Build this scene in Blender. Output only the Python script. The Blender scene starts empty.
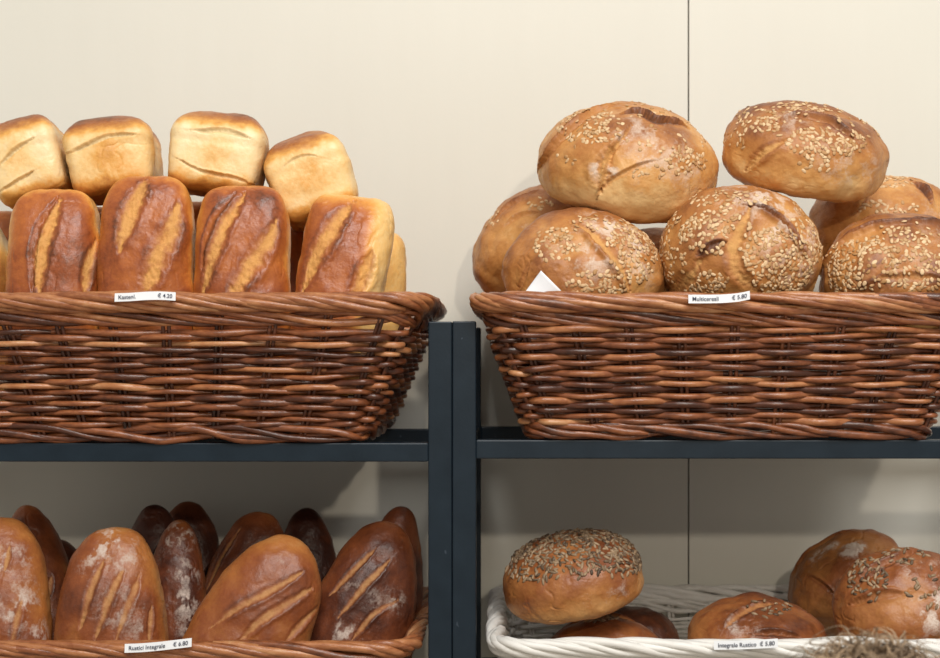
import bpy, math, random
import numpy as np
from mathutils import Matrix, Euler, Vector
random.seed(7); np.random.seed(7)
R = math.radians
C = bpy.context.scene.collection
scene = bpy.context.scene

# ---------------------------------------------------------------- camera
# world: x right, y away from the camera, z up.  y = 0 is the front plane of the racks.
D = 2.0            # camera distance from that plane
S = 0.00125        # metres per photo pixel in that plane
CX, CY = 505, 360  # principal point in the photograph
ZC = 1.35          # camera height above the floor
cam = bpy.data.objects.new('camera', bpy.data.cameras.new('camera'))
C.objects.link(cam); scene.camera = cam
cam.location = (0, -D, ZC); cam.rotation_euler = (R(90), 0, 0)
cam.data.sensor_width = 36.0
cam.data.lens = 36.0 * (D / S) / 940
cam.data.shift_x = (470 - CX) / 940
cam.data.shift_y = (CY - 329) / 940
cam.data.dof.use_dof = True
cam.data.dof.focus_distance = D + 0.0
cam.data.dof.aperture_fstop = 7.0
cam.data.clip_start = 0.02

# ---------------------------------------------------------------- light
world = bpy.data.worlds.new('room_light'); scene.world = world
world.use_nodes = True
bgn = world.node_tree.nodes['Background']
bgn.inputs['Color'].default_value = (1.0, 0.95, 0.86, 1); bgn.inputs['Strength'].default_value = 0.39

def area(name, loc, target, sx, sy, power, col):
    l = bpy.data.lights.new(name, 'AREA'); l.shape = 'RECTANGLE'; l.size = sx; l.size_y = sy
    l.energy = power; l.color = col
    o = bpy.data.objects.new(name, l); C.objects.link(o); o.location = loc
    o.rotation_euler = (Vector(target) - Vector(loc)).to_track_quat('-Z', 'Y').to_euler()
    return o
area('shop_front_window', (0.55, -3.1, ZC + 3.2), (0, 0.3, ZC + 0.2), 2.6, 1.8, 188, (1.0, 0.985, 0.955))
lamp = bpy.data.objects.new('shop_spotlight', bpy.data.lights.new('shop_spotlight', 'POINT')); C.objects.link(lamp)
lamp.data.energy = 56; lamp.data.shadow_soft_size = 0.035; lamp.data.color = (1.0, 0.88, 0.72)
lamp.location = (0.46, -2.6, ZC + 0.69)

scene.view_settings.view_transform = 'Standard'
scene.view_settings.look = 'None'
scene.view_settings.gamma = 1.0
scene.view_settings.exposure = 0.0
scene.view_settings.use_curve_mapping = False

# ---------------------------------------------------------------- helpers
def sc(Y): return S * (D + Y) / D
def P(px, py, Y): return np.array([(px - CX) * sc(Y), Y, ZC + (CY - py) * sc(Y)])

def tag(o, label=None, cat=None, group=None, kind=None):
    if label: o['label'] = label
    if cat: o['category'] = cat
    if group: o['group'] = group
    if kind: o['kind'] = kind
    return o
def empty(name, loc=(0, 0, 0)):
    o = bpy.data.objects.new(name, None); C.objects.link(o); o.location = loc; o.empty_display_size = .05
    return o
def build(name, V, F, mat, parent=None, attrs=None, smooth=True, loc=None):
    me = bpy.data.meshes.new(name)
    V = np.asarray(V, dtype=np.float64)
    if isinstance(F, np.ndarray):
        k = F.shape[1]
        me.vertices.add(len(V)); me.vertices.foreach_set('co', V.ravel())
        me.loops.add(F.size); me.loops.foreach_set('vertex_index', F.astype(np.int32).ravel())
        me.polygons.add(len(F))
        me.polygons.foreach_set('loop_start', np.arange(0, F.size, k, dtype=np.int32))
        me.polygons.foreach_set('loop_total', np.full(len(F), k, dtype=np.int32))
        me.update(calc_edges=True); me.validate()
    else:
        me.from_pydata([tuple(v) for v in V], [], F); me.update()
    if smooth: me.polygons.foreach_set('use_smooth', [True] * len(me.polygons))
    if attrs:
        for k, a in attrs.items():
            a = np.asarray(a, dtype=np.float32)
            if a.ndim == 1:
                at = me.attributes.new(k, 'FLOAT', 'POINT'); at.data.foreach_set('value', a)
            else:
                at = me.attributes.new(k, 'FLOAT_COLOR', 'POINT')
                b = np.ones((len(a), 4), dtype=np.float32); b[:, :3] = a
                at.data.foreach_set('color', b.ravel())
    me.materials.append(mat)
    o = bpy.data.objects.new(name, me); C.objects.link(o)
    if loc is not None: o.location = loc
    if parent: o.parent = parent
    return o
def box(name, x0, x1, y0, y1, z0, z1, mat, parent=None, bev=0.002):
    cx, cy, cz = (x0+x1)/2, (y0+y1)/2, (z0+z1)/2
    if parent:
        cx, cy, cz = 0, 0, 0; off = Vector(parent.location)
        V = [(x-off.x, y-off.y, z-off.z) for x in (x0, x1) for y in (y0, y1) for z in (z0, z1)]; loc = None
    else:
        V = [(x-cx, y-cy, z-cz) for x in (x0, x1) for y in (y0, y1) for z in (z0, z1)]; loc = (cx, cy, cz)
    F = [(0, 1, 3, 2), (4, 6, 7, 5), (0, 4, 5, 1), (2, 3, 7, 6), (0, 2, 6, 4), (1, 5, 7, 3)]
    o = build(name, V, F, mat, parent, smooth=False, loc=loc)
    if bev:
        m = o.modifiers.new('bevel', 'BEVEL'); m.width = bev; m.segments = 2
    return o

def _hash(i, j, k, seed):
    n = (i * 374761393 + j * 668265263 + k * 2147483647 + seed * 144665) & 0xffffffff
    n = ((n ^ (n >> 13)) * 1274126177) & 0xffffffff
    n = ((n ^ (n >> 16)) * 2246822519) & 0xffffffff
    return ((n ^ (n >> 15)) & 0xffff) / 65535.0
def vnoise(Pn, scale, seed=0):
    q = Pn * scale + 1000.0
    i = np.floor(q).astype(np.int64); f = q - i; f = f * f * (3 - 2 * f)
    out = 0
    for a in (0, 1):
        for b in (0, 1):
            for c in (0, 1):
                w = (f[:, 0] if a else 1-f[:, 0]) * (f[:, 1] if b else 1-f[:, 1]) * (f[:, 2] if c else 1-f[:, 2])
                out = out + w * _hash(i[:, 0]+a, i[:, 1]+b, i[:, 2]+c, seed)
    return out
def fbm(Pn, scale, seed=0, oct=4):
    v = 0; amp = .5; tot = 0
    for o in range(oct):
        v = v + amp * vnoise(Pn, scale * 2**o, seed + o * 17); tot += amp; amp *= .5
    return v / tot
def sstep(a, b, x):
    t = np.clip((x - a) / (b - a), 0, 1); return t * t * (3 - 2 * t)

# ---------------------------------------------------------------- materials
class NT:
    def __init__(s, name):
        s.m = bpy.data.materials.new(name); s.m.use_nodes = True; s.t = s.m.node_tree
        s.b = s.t.nodes['Principled BSDF']
    def n(s, typ, **kw):
        nd = s.t.nodes.new(typ)
        for k, v in kw.items():
            if k in nd.inputs.keys(): nd.inputs[k].default_value = v
            else: setattr(nd, k, v)
        return nd
    def l(s, a, b): s.t.links.new(a, b)
    def coord(s, scale=(1, 1, 1)):
        c = s.n('ShaderNodeTexCoord'); m = s.n('ShaderNodeMapping'); m.inputs['Scale'].default_value = scale
        s.l(c.outputs['Object'], m.inputs['Vector']); return m.outputs['Vector']
    def noise(s, vec, scale, detail=3, rough=.5):
        nd = s.n('ShaderNodeTexNoise', Scale=scale, Detail=detail, Roughness=rough); s.l(vec, nd.inputs['Vector']); return nd.outputs['Fac']
    def ramp(s, fac, stops):
        r = s.n('ShaderNodeValToRGB'); e = r.color_ramp.elements
        while len(e) > 1: e.remove(e[-1])
        e[0].position = stops[0][0]; e[0].color = (*stops[0][1], 1)
        for p, c in stops[1:]:
            x = e.new(p); x.color = (*c, 1)
        s.l(fac, r.inputs['Fac']); return r.outputs['Color']
    def math(s, op, a, b=None, clamp=False):
        m = s.n('ShaderNodeMath', operation=op, use_clamp=clamp)
        for i, v in enumerate((a, b)):
            if v is None: continue
            if isinstance(v, (int, float)): m.inputs[i].default_value = v
            else: s.l(v, m.inputs[i])
        return m.outputs[0]
    def mix(s, fac, a, b, blend='MIX'):
        m = s.n('ShaderNodeMix', data_type='RGBA', blend_type=blend)
        for i, v in ((0, fac), (6, a), (7, b)):
            if isinstance(v, (int, float)): m.inputs[i].default_value = v
            elif isinstance(v, tuple): m.inputs[i].default_value = (*v, 1)
            else: s.l(v, m.inputs[i])
        return m.outputs[2]
    def bump(s, h, strength, dist):
        b = s.n('ShaderNodeBump', Strength=strength, Distance=dist); s.l(h, b.inputs['Height']); s.l(b.outputs[0], s.b.inputs['Normal'])
    def out(s, col, rough, spec=.5):
        if isinstance(col, tuple): s.b.inputs['Base Color'].default_value = (*col, 1)
        else: s.l(col, s.b.inputs['Base Color'])
        if isinstance(rough, (int, float)): s.b.inputs['Roughness'].default_value = rough
        else: s.l(rough, s.b.inputs['Roughness'])
        s.b.inputs['Specular IOR Level'].default_value = spec
        return s.m

def mat_wall():
    t = NT('cream_painted_panel'); v = t.coord()
    n1 = t.noise(v, 1.6, 3); n2 = t.noise(v, 90, 3); n3 = t.noise(t.coord((1, 1, .12)), 40, 2)
    c = t.ramp(n1, [(.3, (.715, .700, .630)), (.7, (.755, .740, .668))])
    c = t.mix(t.math('MULTIPLY', n3, .10), c, (.58, .55, .46))
    t.bump(n2, .06, .002)
    return t.out(c, .45, .35)
def mat_plain(name, col, rough=.5, spec=.4, metal=0, nscale=60, var=.15):
    t = NT(name); v = t.coord(); n = t.noise(v, nscale, 3)
    d = tuple(x * (1 - var) for x in col); e = tuple(min(1, x * (1 + var)) for x in col)
    c = t.ramp(n, [(.3, d), (.7, e)])
    t.b.inputs['Metallic'].default_value = metal
    return t.out(c, rough, spec)
def mat_steel():
    t = NT('dark_blue_painted_steel'); v = t.coord()
    n = t.noise(v, 25, 4); n2 = t.noise(v, 260, 2)
    c = t.ramp(n, [(.25, (.006, .013, .021)), (.75, (.011, .021, .032))])
    c = t.mix(t.math('GREATER_THAN', t.noise(v, 70, 4), .72), c, (.04, .055, .075))
    t.bump(n2, .15, .0006)
    return t.out(c, .38, .28)
def mat_wicker(name, stops, rough=.31, spec=.55):
    t = NT(name)
    a = t.n('ShaderNodeAttribute', attribute_name='tone').outputs['Fac']
    v = t.coord((1, 1, 3)); n = t.noise(v, 55, 4, .65)
    f = t.math('ADD', t.math('MULTIPLY', a, .72), t.math('MULTIPLY', t.math('SUBTRACT', n, .5), .75))
    f = t.math('ADD', f, .12, clamp=True)
    c = t.ramp(f, stops)
    t.bump(t.noise(v, 240, 3, .6), .35, .0012)
    return t.out(c, rough, spec)
def mat_bread(name, ramp, cutc, cutd, flourc=(.80, .72, .64), rough=.42, spec=.45, speck=420, bump=.5):
    t = NT(name); v = t.coord()
    a = t.n('ShaderNodeAttribute', attribute_name='crust'); sp = t.n('ShaderNodeSeparateColor'); t.l(a.outputs['Color'], sp.inputs[0])
    bake, cut, flour = sp.outputs[0], sp.outputs[1], sp.outputs[2]
    n1 = t.noise(v, 38, 5, .6); n2 = t.noise(v, 190, 4, .6); n3 = t.noise(v, speck, 3, .7)
    f = t.math('ADD', bake, t.math('MULTIPLY', t.math('SUBTRACT', n1, .5), .30))
    f = t.math('ADD', f, t.math('MULTIPLY', t.math('SUBTRACT', n2, .5), .24), clamp=True)
    c = t.ramp(f, ramp)
    nm = t.noise(v, 85, 4, .6)
    g = t.math('ADD', cut, t.math('MULTIPLY', t.math('SUBTRACT', nm, .5), .9))
    g = t.math('ADD', g, t.math('MULTIPLY', t.math('SUBTRACT', n3, .5), .45))
    g = t.math('ADD', g, t.math('MULTIPLY', t.math('SUBTRACT', n1, .5), 1.3))
    cc = t.ramp(g, [(.38, cutd), (.75, tuple((a_ + b_) / 2 for a_, b_ in zip(cutd, cutc))), (1.0, cutc)])
    c = t.mix(t.math('MULTIPLY', t.math('MULTIPLY', cut, 1.6, clamp=True), .80), c, cc)
    fl = t.math('MULTIPLY', flour, t.n('ShaderNodeMath').outputs[0]) if False else flour
    k = t.math('ADD', t.math('MULTIPLY', n3, 1.0), t.math('MULTIPLY', n1, .7))
    k = t.math('SUBTRACT', t.math('ADD', k, t.math('MULTIPLY', fl, .8)), 1.12)
    k = t.math('MULTIPLY', k, 1.7, clamp=True)
    k = t.math('MULTIPLY', k, t.math('MULTIPLY', fl, .95, clamp=True))
    c = t.mix(k, c, flourc)
    rg = t.math('ADD', rough, t.math('MULTIPLY', t.math('MAXIMUM', k, cut), .35), clamp=True)
    h = t.math('ADD', n2, t.math('MULTIPLY', n3, .6)); h = t.math('ADD', h, t.math('MULTIPLY', t.math('MULTIPLY', cut, n2), 2.0))
    vo = t.n('ShaderNodeTexVoronoi', Scale=230.0); t.l(v, vo.inputs['Vector'])
    h = t.math('SUBTRACT', h, t.math('MULTIPLY', vo.outputs['Distance'], .25))
    h = t.math('ADD', h, t.math('MULTIPLY', n1, 1.0))
    t.bump(h, bump * .62, .0016)
    t.b.inputs['Subsurface Weight'].default_value = .0
    return t.out(c, rg, spec)
def mat_seed(name, c0, c1, rough=.6):
    t = NT(name)
    a = t.n('ShaderNodeAttribute', attribute_name='tone').outputs['Fac']
    return t.out(t.ramp(a, [(0, c0), (.45, tuple((a_ + b_) / 2 for a_, b_ in zip(c0, c1))), (1, c1)]), rough, .4)

M = {}
M['wall'] = mat_wall()
M['floor'] = mat_plain('grey_stone_tile', (.42, .38, .32), .5)
M['steel'] = mat_steel()
M['wicker'] = mat_wicker('brown_willow', [(0, (.014, .005, .003)), (.30, (.085, .024, .010)), (.55, (.26, .083, .030)), (.78, (.44, .18, .072)), (1, (.60, .34, .17))])  # low stops darkened to put the weave-gap shade into the willow colour
M['white_wicker'] = mat_wicker('white_painted_willow', [(0, (.42, .39, .34)), (.4, (.74, .72, .68)), (1, (.86, .85, .82))], .5)
M['golden'] = mat_bread('golden_tin_crust', [(0, (.84, .62, .30)), (.22, (.80, .47, .15)), (.42, (.70, .30, .062)), (.66, (.48, .145, .032)), (.85, (.31, .080, .024)), (1, (.12, .035, .014))],
                        (.74, .38, .105), (.42, .15, .04), rough=.34)
M['pale'] = mat_bread('pale_tin_crust', [(0, (.88, .72, .44)), (.25, (.84, .58, .26)), (.45, (.73, .37, .09)), (.66, (.48, .19, .045)), (.85, (.32, .10, .026)), (1, (.14, .045, .016))],
                      (.72, .56, .30), (.56, .42, .22), rough=.40)
M['rustic'] = mat_bread('floury_brown_crust', [(0, (.50, .25, .085)), (.3, (.42, .155, .040)), (.6, (.26, .072, .022)), (.85, (.13, .034, .013)), (1, (.06, .016, .008))],
                        (.52, .26, .095), (.32, .11, .035), flourc=(.60, .49, .42), rough=.40, speck=330)
M['country'] = mat_bread('oat_loaf_crust', [(0, (.78, .52, .24)), (.3, (.64, .32, .10)), (.55, (.46, .185, .050)), (.8, (.26, .09, .030)), (1, (.10, .034, .016))],
                         (.66, .36, .12), (.44, .18, .055), flourc=(.72, .58, .47), rough=.45, bump=.6)
M['seeded'] = mat_bread('seed_loaf_crust', [(0, (.58, .30, .11)), (.3, (.44, .18, .052)), (.6, (.27, .085, .026)), (.85, (.13, .038, .015)), (1, (.06, .02, .01))],
                        (.46, .20, .065), (.28, .10, .03), flourc=(.70, .60, .52), rough=.40, bump=.6)
M['oat'] = mat_seed('rolled_oat', (.44, .23, .085), (.78, .57, .34))
M['sunflower'] = mat_seed('toasted_seed', (.08, .05, .03), (.38, .26, .155), .45)
M['paper'] = mat_plain('white_paper', (.80, .82, .85), .6, .3, var=.02)
M['ink'] = mat_plain('grey_print', (.10, .11, .16), .6, .3)
M['hair'] = mat_seed('light_brown_hair', (.07, .045, .028), (.46, .33, .21), .42)
M['skin'] = mat_plain('skin', (.62, .40, .30), .5, .4, var=.05)
M['shirt'] = mat_plain('grey_blue_cotton', (.16, .22, .32), .8, .2, var=.1)
M['trousers'] = mat_plain('dark_denim', (.03, .04, .07), .8, .2, var=.1)
M['eye'] = mat_plain('eye', (.75, .74, .72), .2, .5, var=.02)
M['lips'] = mat_plain('lips', (.50, .20, .17), .5, .4, var=.03)
M['shoe'] = mat_plain('white_rubber', (.6, .6, .6), .6, .3)

# ---------------------------------------------------------------- room
WY = 0.475
seam_x = (688.5 - CX) * sc(WY)
def struct(o, label=None):
    o['kind'] = 'structure'; return o
# back wall: two big painted sheets with an open butt joint and the dark stud behind it
struct(box('wall_back', -3.2, seam_x - .0009, WY, WY + .02, 0, 3.2, M['wall'], bev=.0012))
struct(box('wall_back_right', seam_x + .0009, 3.4, WY, WY + .02, 0, 3.2, M['wall'], bev=.0012))
struct(box('trim_1', seam_x - .04, seam_x + .04, WY + .021, WY + .05, 0, 3.2, mat_plain('dark_stud', (.26, .22, .16)), bev=0))
struct(box('floor', -3.2, 3.4, -4.5, WY + .05, -.05, 0, M['floor'], bev=0))
struct(box('baseboard_back', -3.2, 3.4, WY - .015, WY - .0005, 0.0005, .09, M['wall'], bev=.003))

# ---------------------------------------------------------------- racks
def rack(x0, x1, ztop, shelf_z, label, y0=0.0, y1=0.425):
    r = empty('steel_rack', ((x0 + x1) / 2, y0, 0))
    tag(r, label, 'shelf rack', 'dark steel bakery racks')
    p = .0295; h = .0235
    for xa in (x0, x1 - p):
        for ya in (y0, y1 - p):
            box('post', xa, xa + p, ya, ya + p, 0.004, ztop, M['steel'], r, .0016)
            box('foot', xa + .003, xa + p - .003, ya + .003, ya + p - .003, 0, .004, M['steel'], r, 0)
    for z in shelf_z:
        box('front_rail', x0 + p, x1 - p, y0 + .001, y0 + .026, z - h, z, M['steel'], r, .0016)
        box('back_rail', x0 + p, x1 - p, y1 - .027, y1 - .002, z - h, z, M['steel'], r, .0016)
        for xa in (x0 + .002, x1 - .027):
            box('side_rail', xa, xa + .025, y0 + p, y1 - p, z - h, z, M['steel'], r, .0016)
    return r
def X0(px): return (px - CX) * S
ZT = ZC + (CY - 321.5) * S
ZL, ZR = ZC + (CY - 443) * S, ZC + (CY - 440) * S
ZLL, ZLR = ZC - .535, ZC - .450
rack(X0(-165), X0(451.8), ZT, [.12, ZLL, ZL], 'dark blue steel rack on the left, holding the tin loaves in its top basket')
rack(X0(452.4), X0(1072), ZT + .0005, [.12, ZLR, ZR], 'dark blue steel rack on the right, with the white basket on its lower rails')

# ---------------------------------------------------------------- baskets
class Tubes:
    def __init__(s): s.V = []; s.F = []; s.T = []; s.n = 0
    def add(s, Pt, N, U, rad, tone, seg=7, closed=False, cap=True):
        """ring sweep: Pt (k,3) path, N/U (k,3) frame, rad (k,)"""
        k = len(Pt); a = np.linspace(0, 2*np.pi, seg, endpoint=False)
        ring = Pt[:, None, :] + rad[:, None, None] * (np.cos(a)[None, :, None] * N[:, None, :] + np.sin(a)[None, :, None] * U[:, None, :])
        s.V.append(ring.reshape(-1, 3))
        i = np.arange(k - 1)[:, None]; j = np.arange(seg)[None, :]; j2 = (j + 1) % seg
        q = np.stack([i*seg + j, (i+1)*seg + j, (i+1)*seg + j2, i*seg + j2], -1).reshape(-1, 4) + s.n
        s.F.append(q); s.T.append(np.full(k * seg, tone) if np.isscalar(tone) else np.repeat(tone, seg)); s.n += k * seg
    def obj(s, name, mat, parent):
        return build(name, np.concatenate(s.V), np.concatenate(s.F), mat, parent, {'tone': np.concatenate(s.T)})

def basket(name, label, group, cx, yb0, yb1, yt0, yt1, hb, ht, z0, z1, mat, cb=.026, ct=.042, sp=.056, pitch=.0067, rr=.0041, amp=.0064, wob=.004, seed=1, rim_r=.0052):
    """woven basket: half widths hb (bottom) ht (top), bottom y range yb, top y range yt, z0..z1 (rim top)"""
    rng = np.random.RandomState(seed)
    H = z1 - z0
    rim_h = .026; zb = .018
    root = empty(name, (cx, (yb0 + yb1) / 2, z0)); tag(root, label, 'basket', group)
    yc0 = (yb0 + yb1) / 2
    nf = max(2, int(round((hb + ht - .1) / sp))); ns = max(2, int(round(((yb1 - yb0 + yt1 - yt0) / 2 - .1) / sp))); nc = 2
    ns += (nf + ns) % 2 * 0; segs = [nf, nc, ns, nc, nf, nc, ns, nc]; cum = np.cumsum([0] + segs); N = cum[-1]
    def pt(u, t):
        """u in stake units (0..N), t height fraction; returns xyz (local), outward normal"""
        u = np.mod(u, N); t = np.broadcast_to(t, u.shape)
        hw = hb + (ht - hb) * t; y0 = yb0 + (yt0 - yb0) * t - yc0; y1 = yb1 + (yt1 - yb1) * t - yc0
        c = cb + (ct - cb) * t
        x = np.zeros_like(u); y = np.zeros_like(u); nx = np.zeros_like(u); ny = np.zeros_like(u)
        k = np.clip(np.searchsorted(cum, u, side='right') - 1, 0, 7); f = (u - cum[k]) / np.array(segs)[k]
        def put(m, X, Y, NX, NY):
            x[m] = X[m]; y[m] = Y[m]; nx[m] = NX[m]; ny[m] = NY[m]
        o = np.ones_like(u); z = np.zeros_like(u)
        put(k == 0, -hw + c + (2*hw - 2*c) * f, y0, z, -o)
        a = -np.pi/2 + f*np.pi/2; put(k == 1, hw - c + c*np.cos(a), y0 + c + c*np.sin(a), np.cos(a), np.sin(a))
        put(k == 2, hw, y0 + c + (y1 - y0 - 2*c) * f, o, z)
        a = f*np.pi/2; put(k == 3, hw - c + c*np.cos(a), y1 - c + c*np.sin(a), np.cos(a), np.sin(a))
        put(k == 4, hw - c - (2*hw - 2*c) * f, y1, z, o)
        a = np.pi/2 + f*np.pi/2; put(k == 5, -hw + c + c*np.cos(a), y1 - c + c*np.sin(a), np.cos(a), np.sin(a))
        put(k == 6, -hw, y1 - c - (y1 - y0 - 2*c) * f, -o, z)
        a = np.pi + f*np.pi/2; put(k == 7, -hw + c + c*np.cos(a), y0 + c + c*np.sin(a), np.cos(a), np.sin(a))
        bulge = 1.0
        return np.stack([x, y, t * H], -1), np.stack([nx, ny, z], -1)
    UP = np.array([0, 0, 1.0])
    def wander(k, amp, q):  # smooth irregularity
        return amp * np.interp(np.arange(k), np.linspace(0, k, max(2, k // q) + 1), rng.randn(max(2, k // q) + 1))
    per = 10
    # --- body weavers
    body = Tubes()
    rows = int((H - rim_h - .018 - zb) / pitch)
    for r in range(rows):
        zf = (zb + .002 + (r + .5) * pitch) / H
        u = rng.randint(0, N // 2) * 2 + (r + 1) % 2; end = u + N
        while u < end:
            L = min(2 * rng.randint(1, 5), end - u); k = int((L + .4) * per)
            uu = np.linspace(u - .2, u + L + .2, k)
            p, n = pt(uu, zf)
            off = np.cos(np.pi * (uu + r)); off = np.sign(off) * np.abs(off)**1.05
            A = amp + rng.uniform(-.0006, .0010)
            p = p + n * (off * A)[:, None] + UP * (wander(k, .0010, 8) + rng.uniform(-.0006, .0006) + off * rng.uniform(-.0012, .0008))[:, None]
            r0 = rr * rng.uniform(.78, 1.18); rad = r0 * np.linspace(rng.uniform(.85, 1.05), rng.uniform(.85, 1.05), k) * (1 + .06*off)
            tone = np.clip(rng.normal(.52, .22), .05, 1)
            body.add(p, n, np.tile(UP, (k, 1)), rad, tone)
            u += L
    # wale (three long strands) above the body and braid at the foot
    def wale(T, zmid, hz, ho, nst, wl, rad0, tmean, osh=0., pieces=(5, 10)):
        for s_ in range(nst):
            u = rng.rand() * N; end = u + N
            while u < end:
                L = min(rng.uniform(*pieces), end - u + .8); k = max(8, int(L * 8))
                uu = np.linspace(u - .4, u + L, k)
                ph = 2*np.pi*(uu/wl + s_/nst)
                zz = zmid + hz*np.cos(ph + wander(k, .22, 7)) + wander(k, .0013, 7)
                p, n = pt(uu, np.clip(zz / H, 0, 1.2)); p = p + n * (osh + ho*np.sin(ph))[:, None]
                p[:, 2] = zz
                taper = np.ones(k); e = max(2, k // 7); taper[:e] = np.linspace(.45, 1, e); taper[-e:] = np.linspace(1, .5, e)
                tone = np.clip(rng.normal(tmean, .17), .1, 1)
                T.add(p, n, np.tile(UP, (k, 1)), rad0 * rng.uniform(.85, 1.15) * taper, tone, seg=8)
                u += L - .6
    wale(body, H - rim_h - .006, .0075, .004, 5, 4.3, rr * 1.05, .50)
    body_o = body.obj('woven_side', mat, root)
    bb = Tubes(); wale(bb, .012, .0075, .004, 4, 5.0, rr * 1.1, .42, .001)
    bb.obj('foot_braid', mat, root)
    rim = Tubes(); wale(rim, H - rim_h/2 - .001, rim_h/2 - rim_r, .0075, 7, 4.6, rim_r, .70, .004, pieces=(3, 7))
    # small curled ends turned down at the corners
    rim.obj('rim', mat, root)
    # --- stakes in pairs
    st = Tubes()
    for j in range(N):
        for d in (-.055, .055):
            t = np.linspace(.03, 1 - rim_h / H * .6, 14); p, n = pt(np.full(14, j + d + rng.uniform(-.01, .01)), t)
            tg = np.tile(np.cross(n[0], UP), (14, 1))
            st.add(p, n, tg, np.full(14, .0026), np.clip(rng.normal(.22, .12), 0, 1), seg=6)  # stakes toned darker than the weavers: shade of the weave gaps put into colour
    st.obj('stakes', mat, root)
    # --- woven base
    ba = Tubes(); y0, y1 = yb0 - yc0 + .004, yb1 - yc0 - .004; n_ = int((y1 - y0) / .0085)
    for i in range(n_):
        y = y0 + (i + .5) * (y1 - y0) / n_; inset = max(0, cb - min(y - y0, y1 - y)) * .5
        xs = np.linspace(-hb + .003 + inset, hb - .003 - inset, 60)
        p = np.stack([xs, np.full(60, y), .0085 + .0022*np.cos(np.pi*(xs/.03 + i))], -1)
        ba.add(p, np.tile([0, 1., 0], (60, 1)), np.tile(UP, (60, 1)), np.full(60, .0042), np.clip(rng.normal(.35, .15), 0, 1), seg=6)
    ba.obj('base', mat, root)
    return root

basket('wicker_basket', 'brown wicker basket heaped with golden tin loaves, at the upper left', 'brown wicker bread baskets',
       X0(172), .004, .405, -.045, .440, .240, .318, ZL, ZC + (CY - 291) * sc(-.045), M['wicker'], seed=11)
basket('wicker_basket', 'brown wicker basket heaped with round oat loaves, at the upper right', 'brown wicker bread baskets',
       X0(731), .004, .405, -.045, .440, .247, .315, ZR, ZC + (CY - 291) * sc(-.045), M['wicker'], seed=23)
basket('wicker_basket', 'brown wicker basket of upright flour-dusted long loaves, at the lower left', 'brown wicker bread baskets',
       X0(160), .004, .405, -.045, .430, .240, .317, ZLL, ZC + (CY - 639) * sc(-.045), M['wicker'], seed=37)
basket('white_wicker_basket', 'white painted wicker basket of seeded round loaves, at the lower right', None,
       X0(748), .006, .400, -.040, .425, .285, .315, ZLR, ZC + (CY - 638) * sc(-.045), M['white_wicker'], seed=51, pitch=.0062, rr=.0036, amp=.0055, sp=.050)

# ---------------------------------------------------------------- bread
import bmesh
_bm = bmesh.new(); bmesh.ops.create_icosphere(_bm, subdivisions=7, radius=1.0)
UNIT = np.array([v.co[:] for v in _bm.verts]); UNIT /= np.linalg.norm(UNIT, axis=1)[:, None]
UF = np.array([[v.index for v in f.verts] for f in _bm.faces], dtype=np.int32); _bm.free()

def polydist(V, L):
    """distance of V to polyline L (3D), nearest t (0..1 along), signed side vector"""
    seg = np.linalg.norm(np.diff(L, axis=0), axis=1); cum = np.concatenate([[0], np.cumsum(seg)]); tot = max(cum[-1], 1e-9)
    best = np.full(len(V), 1e9); bt = np.zeros(len(V)); bd = np.zeros((len(V), 3)); bdir = np.zeros((len(V), 3))
    for i in range(len(L) - 1):
        a = L[i]; d = L[i+1] - a; l2 = max(d @ d, 1e-12)
        t = np.clip((V - a) @ d / l2, 0, 1); q = V - (a + t[:, None] * d); dist = np.linalg.norm(q, axis=1)
        m = dist < best; best[m] = dist[m]; bt[m] = (cum[i] + t[m] * seg[i]) / tot; bd[m] = q[m]; bdir[m] = d / math.sqrt(l2)
    return best, bt, bd, bdir

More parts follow.
